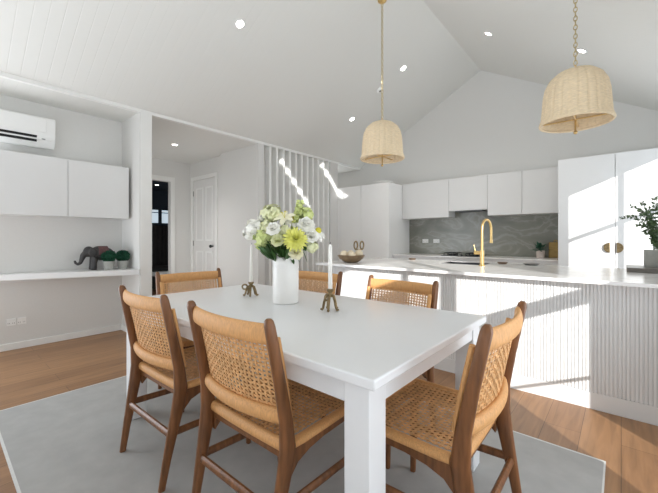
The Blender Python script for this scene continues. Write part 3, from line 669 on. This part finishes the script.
def back_pt(u, v):
    y = post_y(v) + 0.012 - BOW * (1 - (u / 0.235) ** 2)
    def q(u, v): return Vector((u, post_y(v) + 0.012 - BOW * (1 - (u / 0.235) ** 2), v))
    p = q(u, v); eu = (q(u + 0.004, v) - q(u - 0.004, v)).normalized(); ev = (q(u, v + 0.004) - q(u, v - 0.004)).normalized()
    return p, eu.cross(ev).normalized(), eu, ev
def seat_pt(u, v):
    def q(u, v): return Vector((u, v, 0.473 - 0.014 * (1 - (u / 0.23) ** 2) * (1 - ((v - 0.02) / 0.23) ** 2)))
    p = q(u, v); eu = (q(u + 0.004, v) - q(u - 0.004, v)).normalized(); ev = (q(u, v + 0.004) - q(u, v - 0.004)).normalized()
    return p, eu.cross(ev).normalized(), eu, ev
def make_chair():
    o = thing('dining_chair', '', 'chair')
    seat = weave(rng(-0.213, 0.213, 20), rng(-0.160, 0.194, 17), seat_pt, 0.0120, 0.0105).build('seat', M['cane'], o, smooth=30)
    back = weave(rng(-0.214, 0.214, 21), rng(0.602, 0.832, 15), back_pt, 0.0105, 0.0085).build('backrest', M['cane'], o, smooth=30)
    for s in (-1, 1):
        MB().loft([(s * x, y, z, a, b) for x, y, z, a, b in POST], 14, 3.2).build('rear_leg', M['post'], o, smooth=50)
        MB().loft([(s * 0.243, 0.216, 0, 0.013, 0.013), (s * 0.240, 0.210, 0.2, 0.017, 0.017), (s * 0.236, 0.203, 0.40, 0.020, 0.022), (s * 0.236, 0.203, 0.452, 0.020, 0.022)], 14, 3).build('front_leg', M['post'], o, smooth=50)
        MB().tube([(s * 0.239, 0.20, 0.235), (s * 0.245, -0.235, 0.255)], 0.0155, 10, flat=(0.75, 1.15)).build('stretcher', M['post'], o)
        # side rail with a bracket that swells into the rear leg
        r = MB(); yy = [0.185, 0.10, 0.0, -0.08, -0.14, -0.18]; lo_ = [0.418, 0.418, 0.416, 0.405, 0.385, 0.345]
        r.rings([[(s * 0.226, y, l), (s * 0.252, y, l), (s * 0.252, y, 0.452), (s * 0.226, y, 0.452)] for y, l in zip(yy, lo_)]); r.build('side_rail', M['post'], o, smooth=30, bevel=0.003)
        MB().tube([(s * 0.238, 0.212, 0.462), (s * 0.243, 0.1, 0.46), (s * 0.244, -0.12, 0.458), (s * 0.240, -0.160, 0.458)], 0.02, 12, flat=(1.15, 0.85)).build('side_wrap', M['wrap'], seat)
        MB().tube([(s * 0.238, post_y(z) + 0.034, z) for z in rng(0.555, 0.848, 8)], 0.0135, 10, flat=(0.8, 1)).build('side_wrap', M['wrap'], back)
    MB().tube([(-0.244, -0.238, 0.245), (0.244, -0.238, 0.245)], 0.0165, 10, flat=(0.8, 1.15)).build('stretcher', M['post'], o)
    B(-0.215, 0.215, 0.185, 0.207, 0.418, 0.452).build('front_rail', M['post'], o, bevel=0.003)
    B(-0.235, 0.235, -0.185, -0.165, 0.40, 0.436).build('back_rail', M['post'], o, bevel=0.003)
    MB().tube([(x, 0.214 + 0.006 * (1 - (x / 0.24) ** 2), 0.462 - 0.004 * (1 - (x / 0.24) ** 2)) for x in rng(-0.238, 0.238, 9)], 0.021, 12, flat=(1.1, 0.9)).build('front_wrap', M['wrap'], seat)
    MB().tube([(x, -0.178 - 0.006 * (1 - (x / 0.24) ** 2), 0.450) for x in rng(-0.235, 0.235, 9)], 0.021, 12, flat=(0.9, 1.15)).build('rear_wrap', M['wrap'], seat)
    def rail(name, z, hz, ht, bow, dy=0.0, xe=0.241):
        MB().tube([(x, post_y(z) + dy - bow * (1 - (x / 0.24) ** 2), z) for x in rng(-xe, xe, 13)], 1, 14, flat=(ht, hz)).build(name, M['wrap'], back, smooth=60)
    rail('top_rail', 0.868, 0.036, 0.014, BOW, 0.004)
    rail('lower_rail', 0.570, 0.029, 0.018, BOW + 0.004, 0.002)
    return o
ch0 = make_chair()
chairs = [((-1.886, 0.977), 1.3, 'left one of the two cane dining chairs with their backs to the camera'),
          ((-1.135, 0.995), 0.66, 'right one of the two cane dining chairs with their backs to the camera'),
          ((-0.592, 1.362), 90.4, 'woven cane dining chair seen side on at the right end of the table'),
          ((-2.474, 1.378), -96.0, 'woven cane dining chair at the left end of the table, in front of the hall'),
          ((-1.958, 1.847), 178.5, 'woven cane dining chair on the far side of the table, half hidden behind the vase'),
          ((-1.146, 1.775), 175.3, 'woven cane dining chair on the far side of the table, right of the front candle')]
for i, ((x, y), a, lab) in enumerate(chairs):
    c = ch0 if i == 0 else copy_tree(ch0)
    c.location = (x, y, RT); c.rotation_euler = (0, 0, math.radians(a)); c['label'] = lab; c['group'] = 'dining chairs around the table'

# ------------------------------------------------------------------ table setting
def candle_holder(label, clabel, x, y, hh, ch, rz, lean):
    z = TZ + 0.0005
    o = thing('candle_holder', label, 'candle holder', (x, y, z), rz, 'brass candle holders')
    for k in range(5):
        a = 2 * PI * k / 5 + 0.3
        c_, s_ = math.cos(a), math.sin(a); R_ = 0.062
        MB().tube([(c_ * 0.006, s_ * 0.006, hh * 0.72), (c_ * 0.024, s_ * 0.024, hh * 0.66), (c_ * 0.035, s_ * 0.035, hh * 0.38), (c_ * 0.04, s_ * 0.04, 0.018), (c_ * 0.046, s_ * 0.046, 0.008), (c_ * 0.056, s_ * 0.056, 0.012)], [0.009, 0.0085, 0.0075, 0.007, 0.008, 0.005], 8).build('foot', M['oldbrass'], o)
    MB().lathe([(0.001, hh * 0.6), (0.012, hh * 0.62), (0.014, hh * 0.75), (0.011, hh * 0.82), (0.019, hh * 0.9), (0.019, hh), (0.013, hh), (0.013, hh * 0.9), (0.001, hh * 0.9)], n=18).build('cup', M['oldbrass'], o)
    MB().tube([(-0.03 + 0.017 * math.cos(2 * PI * i / 14), -0.03 + 0.008 * math.cos(2 * PI * i / 14), hh * 0.66 + 0.017 * math.sin(2 * PI * i / 14)) for i in range(14)], 0.006, 8, close=True).build('curl', M['oldbrass'], o)
    c = thing('candle', clabel, 'candle', (x, y, z + hh * 0.905), 0, 'white taper candles')
    wx = MB().lathe([(0.001, 0), (0.0118, 0), (0.0115, ch * 0.6), (0.0098, ch * 0.95), (0.005, ch), (0.001, ch)], n=18).build('wax', M['wax'], c)
    MB().tube([(0, 0, ch), (0.001, 0, ch + 0.012)], 0.0012, 6).build('wick', M['black'], wx)
    c.rotation_euler = lean
candle_holder('aged brass twisted candle holder left of the vase', 'white taper candle standing left of the vase', -1.995, 1.472, 0.10, 0.275, 0.2, (0, 0.03, 0))
candle_holder('aged brass twisted candle holder right of the vase, nearer the camera', 'white taper candle standing right of the vase', -1.248, 1.464, 0.125, 0.262, 1.1, (0, 0, 0))
vs = thing('vase', 'tall white cylindrical ceramic vase holding the bouquet', 'vase', (-1.626, 1.468, TZ + 0.0005))
MB().lathe([(0.001, 0), (0.076, 0), (0.081, 0.004), (0.0825, 0.05), (0.083, 0.285), (0.081, 0.291), (0.077, 0.288), (0.076, 0.02), (0.001, 0.015)], n=48).build('body', M['cer'], vs)
MB().tube([(0.0822 * math.cos(2 * PI * i / 48), 0.0822 * math.sin(2 * PI * i / 48), 0.235) for i in range(48)], 0.0018, 6, close=True).build('ring', M['cer'], vs)

# --- flowers: every bloom is its own stem
VC = Vector((-1.626, 1.468, TZ)); FWD = Vector((-0.6516, 0.7585, 0)); RGT = Vector((0.7585, 0.6516, 0))
def petal(mb, c, axis, ang, tilt, L, W, curl=0.3, th=0.0012):
    axis = Vector(axis).normalized(); a0 = axis.orthogonal().normalized(); a1 = axis.cross(a0)
    rad = a0 * math.cos(ang) + a1 * math.sin(ang); side = axis.cross(rad)
    prof = [(0, 0.25), (0.25, 0.75), (0.55, 1.0), (0.8, 0.8), (1.0, 0.15)]
    rows = []
    for t, w in prof:
        tt = tilt + curl * t
        d = rad * math.cos(tt) + axis * math.sin(tt)
        p = Vector(c) + d * (L * t); up = side.cross(d)
        rows.append([p - side * W * w / 2 + up * W * 0.10 * w, p, p + side * W * w / 2 + up * W * 0.10 * w])
    vs_ = [q for r in rows for q in r]; fs = []
    for i in range(4):
        for j in range(2): fs.append((i * 3 + j, i * 3 + j + 1, i * 3 + j + 4, i * 3 + j + 3))
    mb.add(vs_, fs)
def layered(c, axis, layers, rnd):
    mb = MB()
    for n, tilt, L, W, curl in layers:
        o = rnd.uniform(0, 6)
        for i in range(n): petal(mb, c, axis, o + 2 * PI * i / n + rnd.uniform(-0.1, 0.1), tilt + rnd.uniform(-0.08, 0.08), L * rnd.uniform(0.92, 1.08), W, curl)
    return mb
def flower(label, dx, dz, dd, kind, m_, size, cat='flower', axis=None, seed=0):
    """dx: sideways, dz: above the table, dd: towards the camera (negative = nearer)"""
    rnd = random.Random(seed + 100)
    head = VC + RGT * dx + FWD * dd + Vector((0, 0, dz))
    base = VC + Vector((dx * 0.05, dd * 0.1, 0.03)) + RGT * dx * 0.12
    o = thing('flower_stem', label, cat, base, 0, 'flowers in the white vase')
    h = head - base
    neck = RGT * (dx * 0.16) + FWD * (dd * 0.16); neck = neck + VC + Vector((0, 0, 0.29)) - base
    cv = []
    for i in range(11):
        t = i / 10
        cv.append(Vector((0, 0, 0)) * (1 - t) ** 2 + (neck * 2 - h * 0.5) * 2 * t * (1 - t) * 0.5 + neck * t * (1 - t) + h * t * t if False else (neck * (t / 0.6) if t < 0.6 else neck + (h - neck) * ((t - 0.6) / 0.4)))
    MB().tube(cv, 0.0035, 6).build('stem', M['stem'], o)
    ax = Vector(axis) if axis else (h - neck).normalized() * 0.6 + FWD * -0.7 + Vector((0, 0, 0.25))
    ax.normalize()
    extra = None
    if kind == 'cluster':
        b = MB()
        for i in range(60):
            d = rdir(rnd); 
            c = h + d * size * rnd.uniform(0.55, 1.0); d = (d + rdir(rnd) * 0.5).normalized()
            for k in range(5): petal(b, c, d, PI * 0.4 * k + rnd.uniform(-.2, .2), 0.55, size * 0.42, size * 0.34, -0.5)
    elif kind == 'rose':
        b = layered(h, ax, [(5, 1.35, size * 0.8, size * 0.8, 0.25), (5, 1.15, size * 0.9, size * 0.9, 0.2), (6, 0.85, size, size * 0.95, 0.1), (7, 0.5, size * 1.05, size, -0.1), (7, 0.2, size * 1.1, size, -0.2)], rnd)
    elif kind == 'dahlia':
        b = layered(h, ax, [(10, 1.3, size * 0.45, size * 0.16, 0.2), (14, 1.05, size * 0.6, size * 0.19, 0.1), (18, 0.8, size * 0.78, size * 0.21, 0), (20, 0.5, size * 0.92, size * 0.22, -0.15), (22, 0.2, size, size * 0.22, -0.3), (20, -0.1, size, size * 0.22, -0.4)], rnd)
    elif kind == 'daisy':
        b = layered(h, ax, [(14, 0.1, size, size * 0.34, -0.5), (12, 0.25, size * 0.92, size * 0.32, -0.4)], rnd)
        extra = ('centre', MB().ball(h + ax * 0.006, (size * 0.28,) * 3, 12, 8))
    elif kind == 'lily':
        b = layered(h, ax, [(3, 0.75, size, size * 0.42, -0.7), (3, 0.65, size * 1.05, size * 0.5, -0.7)], rnd)
        st = MB()
        for k in range(5):
            d = (ax + rdir(rnd) * 0.3).normalized(); st.tube([h, h + d * size * 0.6], 0.0014, 4).ball(h + d * size * 0.6, 0.004, 6, 4)
        extra = ('stamen', st)
    else:  # bells: a spire of green cups
        b = MB()
        for i in range(9):
            c = neck + (h - neck) * (0.45 + 0.62 * i / 8)
            for k in range(4):
                d = (Vector((math.cos(k * PI / 2 + i * 0.6), math.sin(k * PI / 2 + i * 0.6), 0.35))).normalized()
                for q_ in range(4): petal(b, c + d * size * 0.25, d, q_ * PI / 2, 0.8, size * 0.42, size * 0.42, -0.2)
    bo = b.build('bloom', M[m_], o, smooth=60)
    if extra: extra[1].build(extra[0], M['yellow'], bo)
    lf = MB()
    for i in range(3):
        p = cv[6] + (cv[10] - cv[6]) * (0.15 + 0.22 * i); leaf_quad(lf, p, rdir(rnd) + Vector((0, 0, 0.2)) + RGT * dx, (0, 0, 1), rnd.uniform(0.06, 0.095), rnd.uniform(0.022, 0.034))
    lf.build('leaves', M['leaf'], o, smooth=0)
FL = [('white rose at the upper left of the bouquet, over the far-left cluster', -0.15, 0.525, 0.03, 'rose', 'white_petal', 0.042),
      ('small ivory cluster between the far-left white cluster and the white rose', -0.115, 0.475, -0.05, 'cluster', 'pale_petal', 0.045),
      ('pale green cluster at the top right of the bouquet under the spire', 0.125, 0.555, 0.02, 'cluster', 'green_petal', 0.05),
      ('white rose at the right of the bouquet, under the daisy', 0.165, 0.42, -0.05, 'rose', 'white_petal', 0.042),
('large white flower cluster at the far left of the bouquet', -0.19, 0.475, 0.00, 'cluster', 'white_petal', 0.062),
      ('small white cluster at the lower left edge of the bouquet', -0.235, 0.445, 0.02, 'cluster', 'white_petal', 0.042),
      ('tall ivory-green flower cluster at the upper left of the bouquet', -0.095, 0.565, 0.02, 'cluster', 'pale_petal', 0.066),
      ('white rose just left of the centre of the bouquet', -0.062, 0.465, -0.09, 'rose', 'white_petal', 0.045),
      ('pale green cluster at the lower left of the bouquet', -0.13, 0.405, -0.03, 'cluster', 'green_petal', 0.068),
      ('topmost pale green spire on the right of the bouquet', 0.085, 0.615, 0.03, 'bells', 'green_petal', 0.05),
      ('cream lily opening at the top middle of the bouquet', -0.005, 0.54, -0.02, 'lily', 'cream_petal', 0.075),
      ('large chartreuse dahlia at the front of the bouquet', 0.075, 0.405, -0.12, 'dahlia', 'lime_petal', 0.082),
      ('white rose at the upper right of the bouquet, above the dahlia', 0.13, 0.49, -0.03, 'rose', 'white_petal', 0.055),
      ('white daisy with a yellow-green centre at the far right of the bouquet', 0.205, 0.455, 0.0, 'daisy', 'white_petal', 0.075),
      ('cream rose low at the vase rim under the dahlia', 0.075, 0.325, -0.10, 'rose', 'cream_petal', 0.046),
      ('ivory-green bud cluster at the lower right of the bouquet', 0.165, 0.365, 0.0, 'cluster', 'pale_petal', 0.042),
      ('white lily behind the roses in the middle of the bouquet', 0.045, 0.51, 0.02, 'lily', 'white_petal', 0.07),
      ('small pale green cluster between the white rose and the dahlia', 0.0, 0.45, -0.06, 'cluster', 'pale_petal', 0.042),
      ('cream rose low at the left of the vase rim', -0.035, 0.395, -0.10, 'rose', 'pale_petal', 0.042)]
for i, a in enumerate(FL):
    flower(*a, seed=i, axis=(FWD * -0.35 + RGT * 0.6 + Vector((0, 0, 0.75))) if a[4] == 'daisy' else None)
rnd = random.Random(77)
for i, (lab, dx, dd, L) in enumerate((('dark green leaf blade over the vase rim at the left', -0.07, -0.09, 0.17), ('dark green leaf blade at the middle front of the vase rim', 0.0, -0.1, 0.16), ('dark green leaf blade leaning right out of the vase', 0.06, -0.06, 0.19), ('dark green leaf spray behind the left flowers', -0.10, 0.05, 0.2))):
    o = thing('foliage_sprig', lab, 'leaf', VC + Vector((0, 0, 0.05)) + RGT * dx * 0.5 + FWD * dd * 0.4, 0, 'leaf sprigs in the white vase')
    d = (RGT * dx * 4 + FWD * dd * 4 + Vector((0, 0, 0.9))).normalized()
    top = RGT * dx * 0.3 + FWD * dd * 0.25 + Vector((0, 0, 0.225))
    MB().tube([(0, 0, 0), top], 0.003, 6).build('stem', M['stem'], o)
    b = MB()
    for k in range(7): leaf_quad(b, top + rdir(rnd) * 0.012, d + rdir(rnd) * 0.6, rdir(rnd), L * rnd.uniform(0.6, 1), 0.04)
    b.build('leaves', M['leaf'], o, smooth=0)

# ------------------------------------------------------------------ light
W = bpy.data.worlds.new('world'); S.world = W; W.use_nodes = True
bg = W.node_tree.nodes['Background']; bg.inputs[0].default_value = (0.78, 0.89, 1.0, 1); bg.inputs[1].default_value = 1.6
sd = Vector((-1, 0.93, -0.4355)).normalized()
L = bpy.data.lights.new('sun', 'SUN'); L.energy = 5.1; L.angle = 0.008; L.color = (1, 0.98, 0.95)
so = bpy.data.objects.new('sun', L); COL.objects.link(so); so.rotation_euler = sd.to_track_quat('-Z', 'Y').to_euler(); so.location = (4, -3, 5)
def area(name, loc, direction, sx, sy, e, col=(1, 1, 1)):
    L = bpy.data.lights.new(name, 'AREA'); L.shape = 'RECTANGLE'; L.size = sx; L.size_y = sy; L.energy = e; L.color = col
    o = bpy.data.objects.new(name, L); COL.objects.link(o); o.location = loc; o.rotation_euler = Vector(direction).to_track_quat('-Z', 'Z').to_euler()
    return o
# added soft lamps: some stand in for daylight at openings, the rest are fill
area('daylight_fill', (0.97, -0.9, 0.9), (-1, 0.5, 1.2), 2.4, 1.6, 20, (0.86, 0.93, 1))  # added fill beside the camera; the wall behind it is solid
area('daylight_fill', (0.97, 1.47, 1.0), (-1, -0.35, 0.5), 0.8, 1.8, 22, (0.9, 0.95, 1))
area('daylight_fill', (-1.6, YB + 0.5, 0.5), (0, 0.12, 1), 5.0, 1.0, 90, (0.88, 0.94, 1))  # added fill near the floor, aimed up to brighten the ceiling; no window here
area('daylight_fill', (XL + 0.05, -1.2, 1.1), (1, 0.9, 0.75), 2.2, 2.0, 68, (0.88, 0.94, 1))  # added lamp giving the sky light of the invented left opening
area('daylight_fill', (0.97, 4.7, 1.2), (-1, 0, 0.8), 1.5, 1.4, 10, (0.86, 0.93, 1))
area('hall_fill', (-5.6, 1.79, 1.3), (0, 1, 0.1), 1.6, 2.0, 20, (0.92, 0.96, 1))  # added to brighten the hall; the wall behind has no opening
area('entry_fill', (-5.0, 6.17, 1.4), (0, -1, 0), 0.7, 1.8, 9, (0.92, 0.96, 1))  # added to brighten the space behind the slats; no window on this wall

# ------------------------------------------------------------------ camera
cam = bpy.data.cameras.new('camera'); co = bpy.data.objects.new('camera', cam); COL.objects.link(co)
cam.sensor_width = 36; cam.lens = 340.2 / 658 * 36; cam.shift_y = -8.2 / 658; cam.clip_start = 0.02
co.location = (0, 0, 1.2); co.rotation_euler = (PI / 2, 0, math.radians(40.66))
S.camera = co
vs_ = S.view_settings; vs_.view_transform = 'Standard'; vs_.look = 'None'; vs_.gamma = 1; vs_.use_curve_mapping = False; vs_.exposure = 0.25
S.cycles.diffuse_bounces = 6
